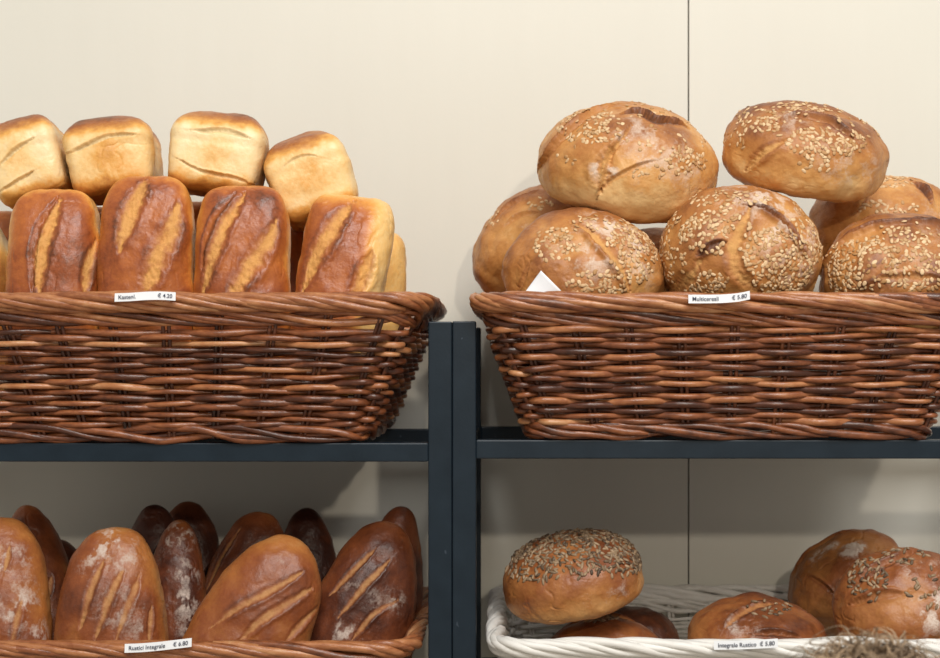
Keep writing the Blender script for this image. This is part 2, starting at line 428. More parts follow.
def bread(name, label, cat, group, loc, rot, dims, e, fam, bake, cuts=(), flour=(), seeds=(), seed=1, taper=(0, 0), lump=.005, ccol=1., wr=.6, pinch=0., fl0=0., shape=None):
    """dims (a, b, ct, cb) half sizes; e (e2, e1 top, e1 bottom); rot euler degrees; bake(u,V,noise)->0..1 ;
    cuts: dicts pts (photo px), w, d, lip, col ; flour: (px,py,radius m,strength) ; seeds: (px,py,rx px,ry px,count)"""
    a, b, ct, cb = dims; e2, et, eb = e
    u = UNIT; x, y, z = np.abs(u[:, 0]), np.abs(u[:, 1]), np.abs(u[:, 2])
    e1 = np.where(u[:, 2] > 0, et, eb)
    rad = ((x**(2/e2) + y**(2/e2))**(e2/e1) + z**(2/e1))**(-e1/2)
    q = u * rad[:, None]
    nrm = np.stack([np.sign(q[:, 0]) * np.abs(q[:, 0])**(2/e2 - 1) / a, np.sign(q[:, 1]) * np.abs(q[:, 1])**(2/e2 - 1) / b,
                    np.sign(q[:, 2]) * np.abs(q[:, 2])**(2/e1 - 1) / np.where(q[:, 2] > 0, ct, cb)], -1)
    nrm = .6 * nrm / np.maximum(np.linalg.norm(nrm, axis=1), 1e-9)[:, None] + .4 * u
    nrm /= np.linalg.norm(nrm, axis=1)[:, None]
    V = np.stack([q[:, 0] * a * (1 + taper[0] * q[:, 2] + taper[1] * q[:, 1]) * (1 - pinch * np.abs(q[:, 1])**3),
                  q[:, 1] * b, q[:, 2] * np.where(q[:, 2] > 0, ct, cb)], -1)
    if shape is not None: V = shape(q, V)
    lf = fbm(V, 18, seed, 3) - .5; V = V + nrm * (lf * 2 * lump)[:, None]
    mf = fbm(V, 55, seed + 5, 4) - .5; V = V + nrm * (mf * (.0016 + .0014 * wr))[:, None]
    rf = 1 - 2*np.abs(fbm(V * np.array([1, 1, 1.6]), 42, seed + 6, 2) - .5); V = V - nrm * (sstep(.90, 1., rf) * .0011 * wr * sstep(.5, .68, fbm(V, 22, seed + 8, 2)))[:, None]
    Rm = np.array(Euler([R(k) for k in rot]).to_matrix()); loc = np.array(loc, dtype=float)
    def project(V):
        W = V @ Rm.T + loc; s = S * (D + W[:, 1]) / D
        return np.stack([CX + W[:, 0] / s, CY - (W[:, 2] - ZC) / s], -1), W
    px, W = project(V); view = W - np.array([0, -D, ZC]); view /= np.linalg.norm(view, axis=1)[:, None]
    face = -np.sum((nrm @ Rm.T) * view, axis=1)
    fi = np.where(face > .04)[0]
    def pick(p): return fi[np.argmin(np.sum((px[fi] - np.array(p))**2, axis=1))]
    V0 = V.copy(); cutA = np.zeros(len(V)); dark = np.zeros(len(V)); insM = np.zeros(len(V)); fine = fbm(V0, 260, seed + 9, 3); med = fbm(V0, 95, seed + 31, 3)
    for cu in cuts:
        pts = np.array(cu['pts'], dtype=float); dense = []
        for i in range(len(pts) - 1):
            n = max(2, int(np.linalg.norm(pts[i+1] - pts[i]) / 5))
            dense += [pts[i] + (pts[i+1] - pts[i]) * t for t in np.linspace(0, 1, n, endpoint=False)]
        dense.append(pts[-1]); L = np.array([V0[pick(p)] for p in dense])
        for _ in range(2): L[1:-1] = (L[:-2] + 2*L[1:-1] + L[2:]) / 4
        w = cu.get('w', .006); d = cu.get('d', .003); lip = cu.get('lip', .002)
        dist, t, dv, dd = polydist(V0, L)
        prof = np.clip(np.sin(np.pi * np.clip(t, .02, .98)), 0, 1)**.5 if cu.get('tap', True) else 1.
        wl = w * prof * (.8 + .6 * (med - .5) * 2 * .5 + .2)
        side = np.sign(np.sum(np.cross(dd, dv) * nrm, axis=1)); dj = dist + (fine - .5) * w * .5 + (med - .5) * w * 1.1
        g = np.exp(-(dj / np.maximum(wl, 1e-4))**2 * 1.2)
        lipm = np.exp(-((dj - 1.35 * wl) / (.45 * w))**2) * np.where(side * cu.get('side', 1) > 0, 1, .25) * prof
        V = V + nrm * (-d * (g if cu.get('ins', 0) == 0 else sstep(1.15, .8, dj / np.maximum(wl, 1e-4))) + lip * lipm + cu.get('tex', .0012) * g * (fine - .5) * 2)[:, None]
        cutA = np.maximum(cutA, ccol * cu.get('col', 1) * sstep(1.35, .15, dj / np.maximum(wl, 1e-4)))
        V = V + nrm * (cu.get('step', .0012) * side * cu.get('side', 1) * np.exp(-dist / .02) * sstep(0, w, dist) * prof)[:, None]
        if cu.get('ins', 0): insM = np.maximum(insM, sstep(1.2, .8, dj / np.maximum(wl, 1e-4)))
        dark = np.maximum(dark, cu.get('ins', 0) * sstep(1.1, .5, dj / np.maximum(wl, 1e-4)))
        dark = np.maximum(dark, cu.get('edge', .25) * (.55 if cu.get('ins', 0) == 0 else 1) * np.exp(-((dj - 1.25 * wl) / (.35 * w))**2) * prof)
    flA = np.full(len(V), fl0) * (.6 + .8 * (med - .5))
    for (fx, fy, fr, fs) in flour:
        c = V0[pick((fx, fy))]; dd_ = np.linalg.norm(V0 - c, axis=1) / fr
        flA = np.maximum(flA, fs * np.exp(-(dd_ / 1.35)**2))
    wv = V0 + np.stack([med, fine, med], -1) * .02
    flA = flA * (.30 + .85 * sstep(.36, .62, fbm(wv, 75, seed + 77, 3)))
    flA = flA * (1 - .5 * cutA) * (1 - insM) * sstep(-.7, -.2, q[:, 2])
    bk = np.clip(bake(q, V0, med, lf) + dark, 0, 1)
    tone = np.stack([bk, np.clip(cutA, 0, 1), np.clip(flA, 0, 1)], -1)
    o = build(name, V, UF, M[fam], None, {'crust': tone}, loc=loc)
    o.rotation_euler = [R(k) for k in rot]
    tag(o, label, cat, group)
    # seeds / oats
    if seeds:
        rng = np.random.RandomState(seed + 100); kind, regions = seeds
        idx = []
        for rg in regions:
            rx_, ry_ = rg[2], rg[3]
            if rg[0] is None:   # all over the crown
                cand = np.where((q[:, 2] > rg[1]) & (cutA < .25) & (insM < .2))[0]
            else:
                cand = fi[(((px[fi, 0] - rg[0]) / rx_)**2 + ((px[fi, 1] - rg[1]) / ry_)**2 < 1) & (cutA[fi] < .3) & (insM[fi] < .2)]
            if len(cand) == 0: continue
            idx += list(rng.choice(cand, min(int(rg[4] * (1.35 if rg[0] is not None else 1.2)), len(cand)), replace=False))
        kept = []
        md = .0034 if kind == 'oat' else .0030
        for i in idx:
            if all(np.sum((V[i] - V[j])**2) > md**2 for j in kept): kept.append(i)
        SV, SF, ST = [], [], []; n = 0
        for i in kept:
            nn = nrm[i] + rng.randn(3) * (.15 if kind == 'oat' else .30); nn /= np.linalg.norm(nn)
            t1 = np.cross(nn, rng.randn(3)); t1 /= np.linalg.norm(t1); t2 = np.cross(nn, t1)
            if kind == 'oat': la, lb, th = rng.uniform(.0024, .0046), rng.uniform(.0017, .0030), .00045
            else: la, lb, th = rng.uniform(.0040, .0055), rng.uniform(.0016, .0022), .0012
            m = 10; an = np.linspace(0, 2*np.pi, m, endpoint=False)
            ring = np.cos(an)[:, None] * t1 * la + np.sin(an)[:, None] * t2 * lb
            if kind != 'oat': ring = ring * (1 - .35 * np.cos(an))[:, None]**.5
            c = V[i] + nn * (th * .6)
            vs = np.concatenate([c + ring * .96 - nn * th, c + ring, c + ring * .55 + nn * th, [c + nn * th * 1.1]])
            if kind == 'oat': vs[m:2*m] += (nn * (rng.uniform(-.0004, .0005)) * np.cos(2*an)[:, None])
            SV.append(vs); ST.append(np.full(len(vs), rng.rand()))
            for r_ in range(2):
                for k in range(m): SF.append((n + r_*m + k, n + r_*m + (k+1) % m, n + (r_+1)*m + (k+1) % m, n + (r_+1)*m + k))
            for k in range(m): SF.append((n + 2*m + k, n + 2*m + (k+1) % m, n + 3*m))
            n += len(vs)
        s_ = build('oat_flakes' if kind == 'oat' else 'sunflower_seeds', np.concatenate(SV), SF, M['oat' if kind == 'oat' else 'sunflower'], o, {'tone': np.concatenate(ST)})
        s_['kind'] = 'stuff'
        s_['label'] = 'pale rolled oats' if kind == 'oat' else 'toasted sunflower seeds'
    return o

def cut(*pts, **k): k['pts'] = pts; return k

# --- tin loaves standing on end in the upper left basket, crown to the front
zbase = ZL + .014
def stand(name, label, cat, group, xpx, topy, wpx, roll, Y, dep, zb, fam, bake, lean=8, e=(.42, .80, .45), xyaw=0, taper=(.05, 0), **k):
    s = sc(Y); ztop = ZC + (CY - topy) * s; c = math.cos(R(roll)) * math.cos(R(lean))
    b = (ztop - zb) / 2 / c
    zc = (ztop + zb) / 2; xt = (xpx - CX) * s; xc = xt - math.sin(R(roll)) * b
    return bread(name, label, cat, group, (xc, Y + math.sin(R(lean)) * 0, zc), (90 - lean, roll, xyaw), (wpx / 2 * s, b, dep * .95, dep), e, fam, bake, taper=taper, **k)
def bake_front(q, V, med, lf):
    # brown crown, golden flanks near the tin
    return .26 + .54 * sstep(.05, .66, q[:, 2] + .25 * (med - .5)) + .5 * lf - .16 * sstep(-.6, -.95, q[:, 0]) + .10 * sstep(.7, 1, q[:, 1])
G1 = 'tin loaves standing on end in the upper left basket'
stand('tin_loaf', 'golden-brown slashed tin loaf on end, leftmost whole one of the standing row', 'bread', G1, 54, 190, 92, 0, .047, .048, zbase, 'golden', bake_front, lean=4, seed=3,
      cuts=[cut((58, 196), (40, 222), (31, 252), (32, 292), w=.0055, d=.0035, lip=.003, col=.15, edge=.35), cut((60, 200), (50, 225), (40, 255), (38, 296), w=.011, d=.003, lip=.002, tex=.002),
            cut((97, 240), (88, 265), (84, 298), w=.008, d=.003, lip=.0025)])
stand('tin_loaf', 'golden-brown slashed tin loaf on end behind the white price label', 'bread', G1, 147, 177, 93, 0, .047, .048, zbase, 'golden', bake_front, lean=4, seed=8,
      cuts=[cut((146, 178), (135, 200), (127, 220), (119, 250), w=.0125, d=.003, lip=.0025, tex=.0016), cut((178, 205), (172, 230), (155, 262), (143, 300), w=.0145, d=.003, lip=.003, tex=.002)])
stand('tin_loaf', 'darker slashed tin loaf on end between the label loaf and the tilted one', 'bread', G1, 242, 187, 94, 0, .047, .048, zbase, 'golden', bake_front, lean=4, seed=15,
      cuts=[cut((236, 192), (214, 215), (203, 245), (201, 270), w=.006, d=.003, lip=.002, col=.1, edge=.45), cut((246, 192), (226, 222), (212, 255), (203, 292), w=.010, d=.0035, lip=.003, tex=.002),
            cut((277, 222), (262, 250), (245, 275), (228, 300), w=.0125, d=.003, lip=.003, tex=.002)])
stand('tin_loaf', 'lighter golden tin loaf on end, leaning right at the end of the standing row', 'bread', G1, 354, 196, 87, 8, .047, .046, ZL + .055, 'golden',
      lambda q, V, med, lf: .12 + .66 * sstep(0, .6, q[:, 2]) * sstep(.75, .25, q[:, 0]) * (1 - .6 * sstep(.75, .98, q[:, 1])) + .3 * lf, seed=21, e=(.34, .8, .45),
      cuts=[cut((354, 202), (336, 222), (318, 250), (302, 292), w=.0125, d=.003, lip=.003, tex=.002), cut((372, 250), (366, 270), (352, 298), w=.011, d=.003, lip=.003, tex=.002)])
stand('tin_loaf', 'narrow sliver of golden tin loaf behind the right end of the standing row', 'bread', G1, 377, 231, 62, 3, .16, .045, ZL + .10, 'golden',
      lambda q, V, med, lf: .22 + .2 * lf, seed=25)
stand('tin_loaf', 'pale-sided tin loaf cut off by the left edge, beside the standing row', 'bread', G1, -37, 216, 92, -9, .135, .045, zbase, 'pale', lambda q, V, med, lf: .62 * sstep(.70, .95, q[:, 2]) + .03, seed=28, xyaw=55)

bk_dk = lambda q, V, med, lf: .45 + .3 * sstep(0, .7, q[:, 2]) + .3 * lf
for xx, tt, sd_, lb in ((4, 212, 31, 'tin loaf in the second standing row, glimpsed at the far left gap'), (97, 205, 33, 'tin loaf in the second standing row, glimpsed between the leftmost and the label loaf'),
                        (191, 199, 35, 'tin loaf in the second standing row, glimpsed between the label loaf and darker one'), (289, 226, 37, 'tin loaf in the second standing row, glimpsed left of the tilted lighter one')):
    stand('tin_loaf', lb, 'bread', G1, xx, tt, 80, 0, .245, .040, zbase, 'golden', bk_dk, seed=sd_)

# --- tin loaves lying on top, square ends to the front
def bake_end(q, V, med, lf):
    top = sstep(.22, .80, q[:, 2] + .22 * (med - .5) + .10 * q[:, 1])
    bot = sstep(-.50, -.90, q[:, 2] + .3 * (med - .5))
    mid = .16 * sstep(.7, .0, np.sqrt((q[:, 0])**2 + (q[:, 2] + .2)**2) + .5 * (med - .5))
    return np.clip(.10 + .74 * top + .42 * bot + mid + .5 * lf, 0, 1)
G2 = 'tin loaves lying on the standing ones'
def lying(label, xpx, ypx, wpx, hpx, roll, yaw, Yf, seed, cuts=(), b=.088, bk=bake_end):
    s = sc(Yf); a = wpx / 2 * s; h = hpx / 2 * s
    c = P(xpx, ypx, Yf) + np.array([math.sin(R(-yaw)) * b, math.cos(R(yaw)) * b, 0])
    def shp(q, V):   # a puffed crown overhanging slightly the straight tin sides
        V = V.copy(); z = q[:, 2]
        V[:, 0] *= 1 + .03 * np.exp(-((z - .45) / .3)**2) - .012 * np.exp(-((z - .12) / .10)**2) - .06 * sstep(.2, -1, z)
        V[:, 1] *= 1 + .015 * np.exp(-((z - .5) / .22)**2) - .010 * np.exp(-((z - .15) / .10)**2)
        return V
    return bread('tin_loaf', label, 'bread', G2, c, (0, roll, yaw), (a, b, h * 1.02, h * .98), (.26, .66, .30), 'pale', bk, cuts=cuts, seed=seed, shape=shp, lump=.005)
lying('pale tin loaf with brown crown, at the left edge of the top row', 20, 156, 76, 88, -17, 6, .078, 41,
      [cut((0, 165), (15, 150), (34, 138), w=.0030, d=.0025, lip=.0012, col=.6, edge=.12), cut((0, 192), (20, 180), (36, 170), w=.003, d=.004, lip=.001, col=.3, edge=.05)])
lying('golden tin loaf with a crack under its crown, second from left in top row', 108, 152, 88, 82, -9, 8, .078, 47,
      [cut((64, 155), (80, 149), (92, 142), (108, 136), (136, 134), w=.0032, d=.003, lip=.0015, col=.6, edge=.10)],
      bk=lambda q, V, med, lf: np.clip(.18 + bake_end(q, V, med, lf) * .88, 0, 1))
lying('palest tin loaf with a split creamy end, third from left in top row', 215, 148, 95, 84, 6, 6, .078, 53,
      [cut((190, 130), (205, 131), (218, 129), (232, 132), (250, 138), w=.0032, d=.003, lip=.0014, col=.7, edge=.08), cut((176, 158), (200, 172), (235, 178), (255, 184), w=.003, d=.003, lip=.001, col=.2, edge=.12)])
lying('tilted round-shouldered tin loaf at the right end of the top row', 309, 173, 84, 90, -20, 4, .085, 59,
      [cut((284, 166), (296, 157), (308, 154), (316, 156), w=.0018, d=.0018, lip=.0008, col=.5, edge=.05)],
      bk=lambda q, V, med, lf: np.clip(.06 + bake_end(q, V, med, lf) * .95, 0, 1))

# --- round oat loaves, upper right basket
def bake_round(base=.42, k=.25):
    return lambda q, V, med, lf: np.clip(base + k * sstep(-.2, .8, q[:, 2]) - .28 * sstep(.15, -.6, q[:, 2]) + .9 * lf + .25 * (med - .5), 0, 1)
G3 = 'round oat-topped loaves in the upper right basket'
def rnd(label, xpx, ypx, Y, a, b, ct, cb, rot, fam='country', name='oat_loaf', group=G3, e=(1., .95, .75), base=.42, k=.25, **kw):
    kw.setdefault('lump', .009); kw.setdefault('wr', 1.3)
    return bread(name, label, 'bread', group, P(xpx, ypx, Y), rot, (a, b, ct, cb), e, fam, bake_round(base, k), **kw)
rnd('large cracked oat loaf on top of the heap, left of the wall joint', 628, 164, .14, .1190, .110, .078, .066, (22, 5, 0), base=.22, k=.26, seed=61, lump=.007,
    cuts=[cut((538, 170), (552, 148), (572, 126), (595, 110), (618, 104), w=.0035, d=.005, lip=.004, step=.004, col=.3, edge=.5),
          cut((634, 122), (622, 138), (610, 152), (604, 176), (597, 200), w=.0035, d=.004, lip=.004, edge=.1, step=.004, side=-1), cut((610, 150), (603, 168), (600, 190), w=.0125, d=.006, lip=.003, tex=.0012, edge=.10, side=-1),
          cut((622, 114), (640, 110), (654, 122), (672, 120), (688, 128), w=.0055, d=.008, lip=.005, col=.2, ins=.75, edge=.55),
          cut((598, 192), (612, 178), (632, 168), (655, 160), w=.003, d=.003, lip=.002, col=.2, edge=.3)],
    flour=[(604, 170, .014, 1.5), (622, 138, .008, 1.2), (660, 150, .05, .75), (640, 128, .035, .75), (690, 170, .035, .7), (605, 120, .03, .4)],
    seeds=('oat', [(592, 128, 34, 16, 110), (685, 162, 22, 13, 60), (648, 172, 20, 8, 10), (572, 150, 18, 16, 8), (None, .55, 0, 0, 90)]))
rnd('oval oat loaf lying on top of the heap, right of the wall joint', 804, 151, .13, .108, .100, .061, .056, (20, 7, 0), base=.40, k=.24, seed=67, e=(1., .95, .62),
    cuts=[cut((746, 170), (756, 158), (770, 148), (786, 140), w=.0065, d=.0035, lip=.003, tex=.0012, side=-1), cut((778, 122), (800, 114), (830, 120), (855, 138), w=.0045, d=.006, lip=.004, step=.003, col=.3, edge=.45)],
    flour=[(790, 118, .03, .7), (850, 165, .05, .65), (875, 170, .03, .6), (830, 185, .03, .4)],
    seeds=('oat', [(825, 142, 42, 16, 150), (762, 120, 24, 12, 60), (800, 108, 30, 7, 50), (815, 165, 16, 10, 14), (735, 135, 14, 16, 16), (None, .5, 0, 0, 90)]))
rnd('brown round oat loaf half hidden at the left end of the upper right basket', 541, 244, .300, .103, .092, .077, .074, (15, -30, 0), base=.42, k=.2, seed=71,
    cuts=[cut((494, 220), (505, 208), (522, 198), (538, 190), w=.004, d=.004, lip=.003, col=.3, edge=.4), cut((505, 225), (520, 214), (538, 212), w=.003, d=.0025, lip=.002, col=.3)],
    flour=[(520, 225, .03, .55)], seeds=('oat', [(490, 215, 10, 14, 14), (540, 205, 14, 8, 10)]))
rnd('floury oat loaf in front of the white paper corner', 584, 274, .075, .102, .085, .076, .080, (48, 0, 0), base=.34, k=.22, seed=77, e=(1., .95, .8),
    cuts=[cut((570, 222), (590, 230), (608, 250), (622, 268), (630, 292), w=.0085, d=.004, lip=.006, tex=.0018, step=.004, edge=.3, side=-1),
          cut((530, 262), (525, 276), (516, 294), w=.004, d=.003, lip=.002, col=.4)],
    flour=[(628, 240, .035, .95), (605, 222, .03, .9), (592, 258, .03, .85), (565, 240, .03, .6), (640, 265, .03, .8)],
    seeds=('oat', [(632, 250, 26, 34, 230), (600, 285, 34, 14, 90), (556, 245, 24, 18, 70), (590, 224, 20, 10, 30)]))
rnd('big oat loaf with a long open split, behind the right price label', 740, 257, .065, .104, .092, .088, .090, (52, 0, 0), base=.33, k=.16, seed=83, e=(1., .95, .8),
    cuts=[cut((743, 204), (764, 207), (784, 221), (797, 236), (807, 255), w=.0075, d=.008, lip=.006, col=.1, ins=.8, edge=.45, step=.004, side=-1),
          cut((750, 208), (742, 225), (732, 245), (738, 275), (760, 292), w=.0100, d=.0035, lip=.003, tex=.0015, edge=.25),
          cut((725, 240), (708, 248), (697, 256), w=.005, d=.006, lip=.003, col=.1, ins=.5, edge=.5), cut((700, 262), (690, 280), (668, 290), w=.011, d=.002, lip=.002, edge=.1)],
    flour=[(780, 240, .035, .9), (770, 200, .05, .85), (738, 196, .03, .7), (800, 275, .03, .8), (812, 240, .03, .8), (745, 190, .03, .8)],
    seeds=('oat', [(776, 262, 40, 34, 260), (715, 232, 36, 22, 130), (672, 250, 14, 40, 70), (705, 284, 26, 12, 70), (808, 228, 18, 40, 90), (730, 200, 40, 10, 50)]))
rnd('dark crusted oat loaf at the right end of the basket, cut by the frame edge', 898, 278, .065, .100, .085, .078, .080, (45, 0, 0), base=.50, k=.12, seed=89, e=(1., .95, .8),
    cuts=[cut((826, 258), (846, 236), (875, 223), (918, 219), (960, 224), w=.006, d=.008, lip=.006, col=.1, ins=.7, tap=False, side=-1), cut((905, 250), (870, 275), (850, 285), w=.006, d=.0015, lip=.002, col=.4, edge=.3), cut((880, 278), (915, 276), (945, 280), w=.005, d=.002, lip=.002, col=.6)],
    flour=[(905, 262, .03, .7), (930, 235, .03, .5)], seeds=('oat', [(862, 265, 36, 26, 190), (915, 265, 36, 28, 150), (905, 235, 36, 12, 50), (842, 278, 14, 16, 40)]))
rnd('golden oat loaf behind the dark crusted one, right of the top row', 885, 237, .265, .113, .090, .087, .080, (30, 4, 0), base=.32, k=.16, seed=97,
    cuts=[cut((914, 182), (924, 188), (932, 203), w=.005, d=.009, lip=.004, col=.1, ins=.8, edge=.5), cut((868, 190), (860, 205), (850, 215), w=.005, d=.002, lip=.002)],
    flour=[(900, 182, .03, .5), (935, 205, .03, .6)], seeds=('oat', [(893, 182, 24, 6, 50), (885, 208, 34, 7, 30)]))

rnd('oat loaf deep in the basket, seen in the dark gap below the largest cracked one', 662, 272, .285, .070, .060, .066, .070, (20, 0, 0), base=.5, seed=99)

# --- long floury loaves in the lower left basket
zlow = ZLL + .014
G4 = 'long floury loaves standing in the lower left basket'
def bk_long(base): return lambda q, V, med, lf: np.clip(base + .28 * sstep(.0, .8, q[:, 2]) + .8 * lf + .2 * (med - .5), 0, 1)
def lng(label, xpx, topy, wpx, roll, Y, dep=.05, base=.35, **k):
    return stand('long_loaf', label, 'bread', G4, xpx, topy, wpx, roll, Y, dep, zlow, 'rustic', bk_long(base), e=k.pop('e', (.92, .9, .8)), taper=(0, -.10), lean=k.pop('lean', 9), ccol=.9, **k)
lng('floury long loaf cut off by the left edge, lower left basket', -2, 518, 112, 2, .06, base=.33, seed=101, fl0=.22, e=(.86, .9, .8), cuts=[cut((22, 600), (16, 622), (12, 645), w=.005, d=.002, lip=.001), cut((10, 545), (5, 570), w=.004, d=.001, lip=.001)],
    flour=[(10, 560, .022, .9), (15, 605, .030, .95), (40, 632, .02, .8), (25, 580, .02, .5), (5, 625, .02, .7)])
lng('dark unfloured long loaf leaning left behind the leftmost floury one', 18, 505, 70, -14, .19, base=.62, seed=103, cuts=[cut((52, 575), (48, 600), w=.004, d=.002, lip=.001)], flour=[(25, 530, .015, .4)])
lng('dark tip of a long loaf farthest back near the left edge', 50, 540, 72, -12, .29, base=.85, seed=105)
lng('broad floury long loaf with four slashes left of the lower price label', 111, 527, 113, 0, .055, base=.32, seed=107, fl0=.30, e=(.86, .9, .8),
    cuts=[cut((104, 558), (92, 585), (80, 628), w=.0062, d=.0028, lip=.0015, edge=.15), cut((122, 570), (108, 600), (95, 640), w=.0062, d=.0028, lip=.0015, edge=.15), cut((140, 575), (128, 605), (116, 640), w=.0055, d=.0025, lip=.0015, edge=.12), cut((152, 605), (149, 640), w=.0035, d=.002, lip=.001)],
    flour=[(110, 545, .030, .95), (95, 560, .022, .8), (125, 562, .02, .8), (120, 610, .03, .7), (140, 630, .02, .7), (130, 590, .02, .55)])
lng('narrow heavily floured long loaf behind the broad floury one', 176, 520, 66, 1, .13, dep=.036, base=.62, seed=109, fl0=.50, flour=[(180, 535, .022, 1.), (185, 570, .02, .9), (185, 600, .02, .9), (190, 625, .02, .8)])
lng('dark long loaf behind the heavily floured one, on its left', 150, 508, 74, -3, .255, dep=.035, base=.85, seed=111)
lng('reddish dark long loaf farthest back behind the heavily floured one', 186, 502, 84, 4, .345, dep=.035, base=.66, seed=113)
lng('dark slashed long loaf behind the bright orange leaning one', 262, 512, 92, 13, .225, dep=.040, base=.60, seed=115, cuts=[cut((240, 528), (222, 555), (206, 590), w=.0045, d=.002, lip=.0015), cut((270, 545), (252, 560), (238, 575), w=.0045, d=.002, lip=.0015)],
    flour=[(283, 535, .02, .6), (262, 525, .015, .3)])
lng('bright orange slashed long loaf leaning right, in front of the dark slashed one', 294, 540, 120, 24, .05, base=.22, seed=117, e=(.90, .9, .8),
    cuts=[cut((303, 572), (272, 590), (240, 606), (210, 628), w=.0060, d=.0025, lip=.0018, edge=.22), cut((312, 588), (285, 605), (258, 622), (238, 642), w=.0060, d=.0025, lip=.0018, edge=.22), cut((318, 606), (300, 625), (285, 642), w=.005, d=.0025, lip=.0015)],
    flour=[(285, 560, .010, .7), (258, 613, .016, .5), (300, 630, .02, .3)])
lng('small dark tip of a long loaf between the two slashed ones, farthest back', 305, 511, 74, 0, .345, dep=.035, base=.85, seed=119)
lng('dark floury slashed long loaf leaning right beside the basket end', 390, 524, 108, 17, .12, base=.58, seed=121, e=(.90, .9, .8),
    cuts=[cut((376, 548), (355, 568), (330, 595), w=.005, d=.0022, lip=.0015), cut((390, 560), (365, 585), (338, 618), w=.005, d=.0022, lip=.0015), cut((398, 600), (375, 612), (352, 640), w=.004, d=.002, lip=.0015)],
    flour=[(352, 585, .02, .6), (345, 632, .02, .9), (388, 548, .02, .5), (395, 602, .015, .8), (375, 600, .015, .6)])
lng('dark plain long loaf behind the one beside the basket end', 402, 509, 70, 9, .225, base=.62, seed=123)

# --- seeded round loaves in the white basket
G5 = 'round loaves in the white basket'
def sd(label, xpx, ypx, Y, a, b, ct, cb, rot, **k):
    return rnd(label, xpx, ypx, Y, a, b, ct, cb, rot, fam='seeded', name='round_loaf', group=G5, **k)
sd('round loaf crusted with sunflower seeds, resting tilted on top at the left', 573, 578, .125, .094, .086, .058, .036, (14, -11, 0), base=.38, k=.22, seed=131, e=(1., .9, .45), lump=.004,
   flour=[(590, 600, .02, .4), (620, 595, .02, .6)], seeds=('sun', [(575, 552, 58, 22, 330), (615, 562, 28, 16, 100), (535, 565, 24, 18, 60), (None, .45, 0, 0, 160)]))
sd('low round loaf under the seed-crusted one at the left', 606, 656, .150, .077, .070, .050, .040, (10, 2, 0), base=.42, k=.2, seed=133, cuts=[cut((565, 618), (585, 610), (610, 608), (640, 616), w=.006, d=.002, lip=.003, edge=.3)],
   flour=[(585, 612, .02, .5), (645, 615, .02, .5)], seeds=('sun', [(590, 612, 40, 10, 26)]))
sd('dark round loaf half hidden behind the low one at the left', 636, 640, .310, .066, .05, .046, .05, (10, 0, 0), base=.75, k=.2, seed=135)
sd('flat cracked round loaf in the middle of the white basket', 756, 640, .09, .0925, .085, .050, .040, (14, 3, 0), base=.46, k=.22, seed=137,
   cuts=[cut((725, 628), (735, 618), (752, 607), (775, 603), w=.006, d=.002, lip=.003, edge=.3), cut((750, 634), (775, 632), (800, 637), w=.004, d=.004, lip=.003, col=.3, edge=.4)],
   flour=[(745, 616, .02, .7), (735, 625, .02, .7), (760, 634, .015, .6)], seeds=('sun', [(770, 610, 30, 8, 18)]))
sd('smooth brown round loaf propped on its side behind the creased one', 846, 580, .265, .084, .076, .058, .064, (24, -33, 0), base=.30, k=.2, seed=139,
   cuts=[cut((806, 575), (818, 580), (832, 590), (838, 600), w=.003, d=.003, lip=.003, col=.3, edge=.3), cut((795, 570), (806, 552), (825, 538), (850, 530), w=.0035, d=.003, lip=.002, col=.2, edge=.5)],
   flour=[(852, 548, .014, 2.), (832, 546, .008, 1.6), (818, 555, .012, 1.2), (810, 568, .01, .6)])
sd('creased seeded round loaf at the right end of the white basket', 903, 606, .06, .087, .080, .072, .062, (28, -14, 0), base=.34, k=.22, seed=141,
   cuts=[cut((850, 590), (870, 570), (900, 558), (915, 550), w=.005, d=.004, lip=.004, col=.3, edge=.45), cut((848, 605), (875, 595), (905, 592), w=.005, d=.003, lip=.003, col=.4, edge=.3), cut((858, 582), (885, 568), w=.003, d=.003, lip=.002, col=.2, edge=.4)],
   flour=[(925, 575, .03, .8), (935, 610, .03, .9), (905, 560, .02, .5)], seeds=('sun', [(868, 580, 20, 22, 70), (905, 556, 24, 8, 24), (925, 590, 18, 24, 16)]))

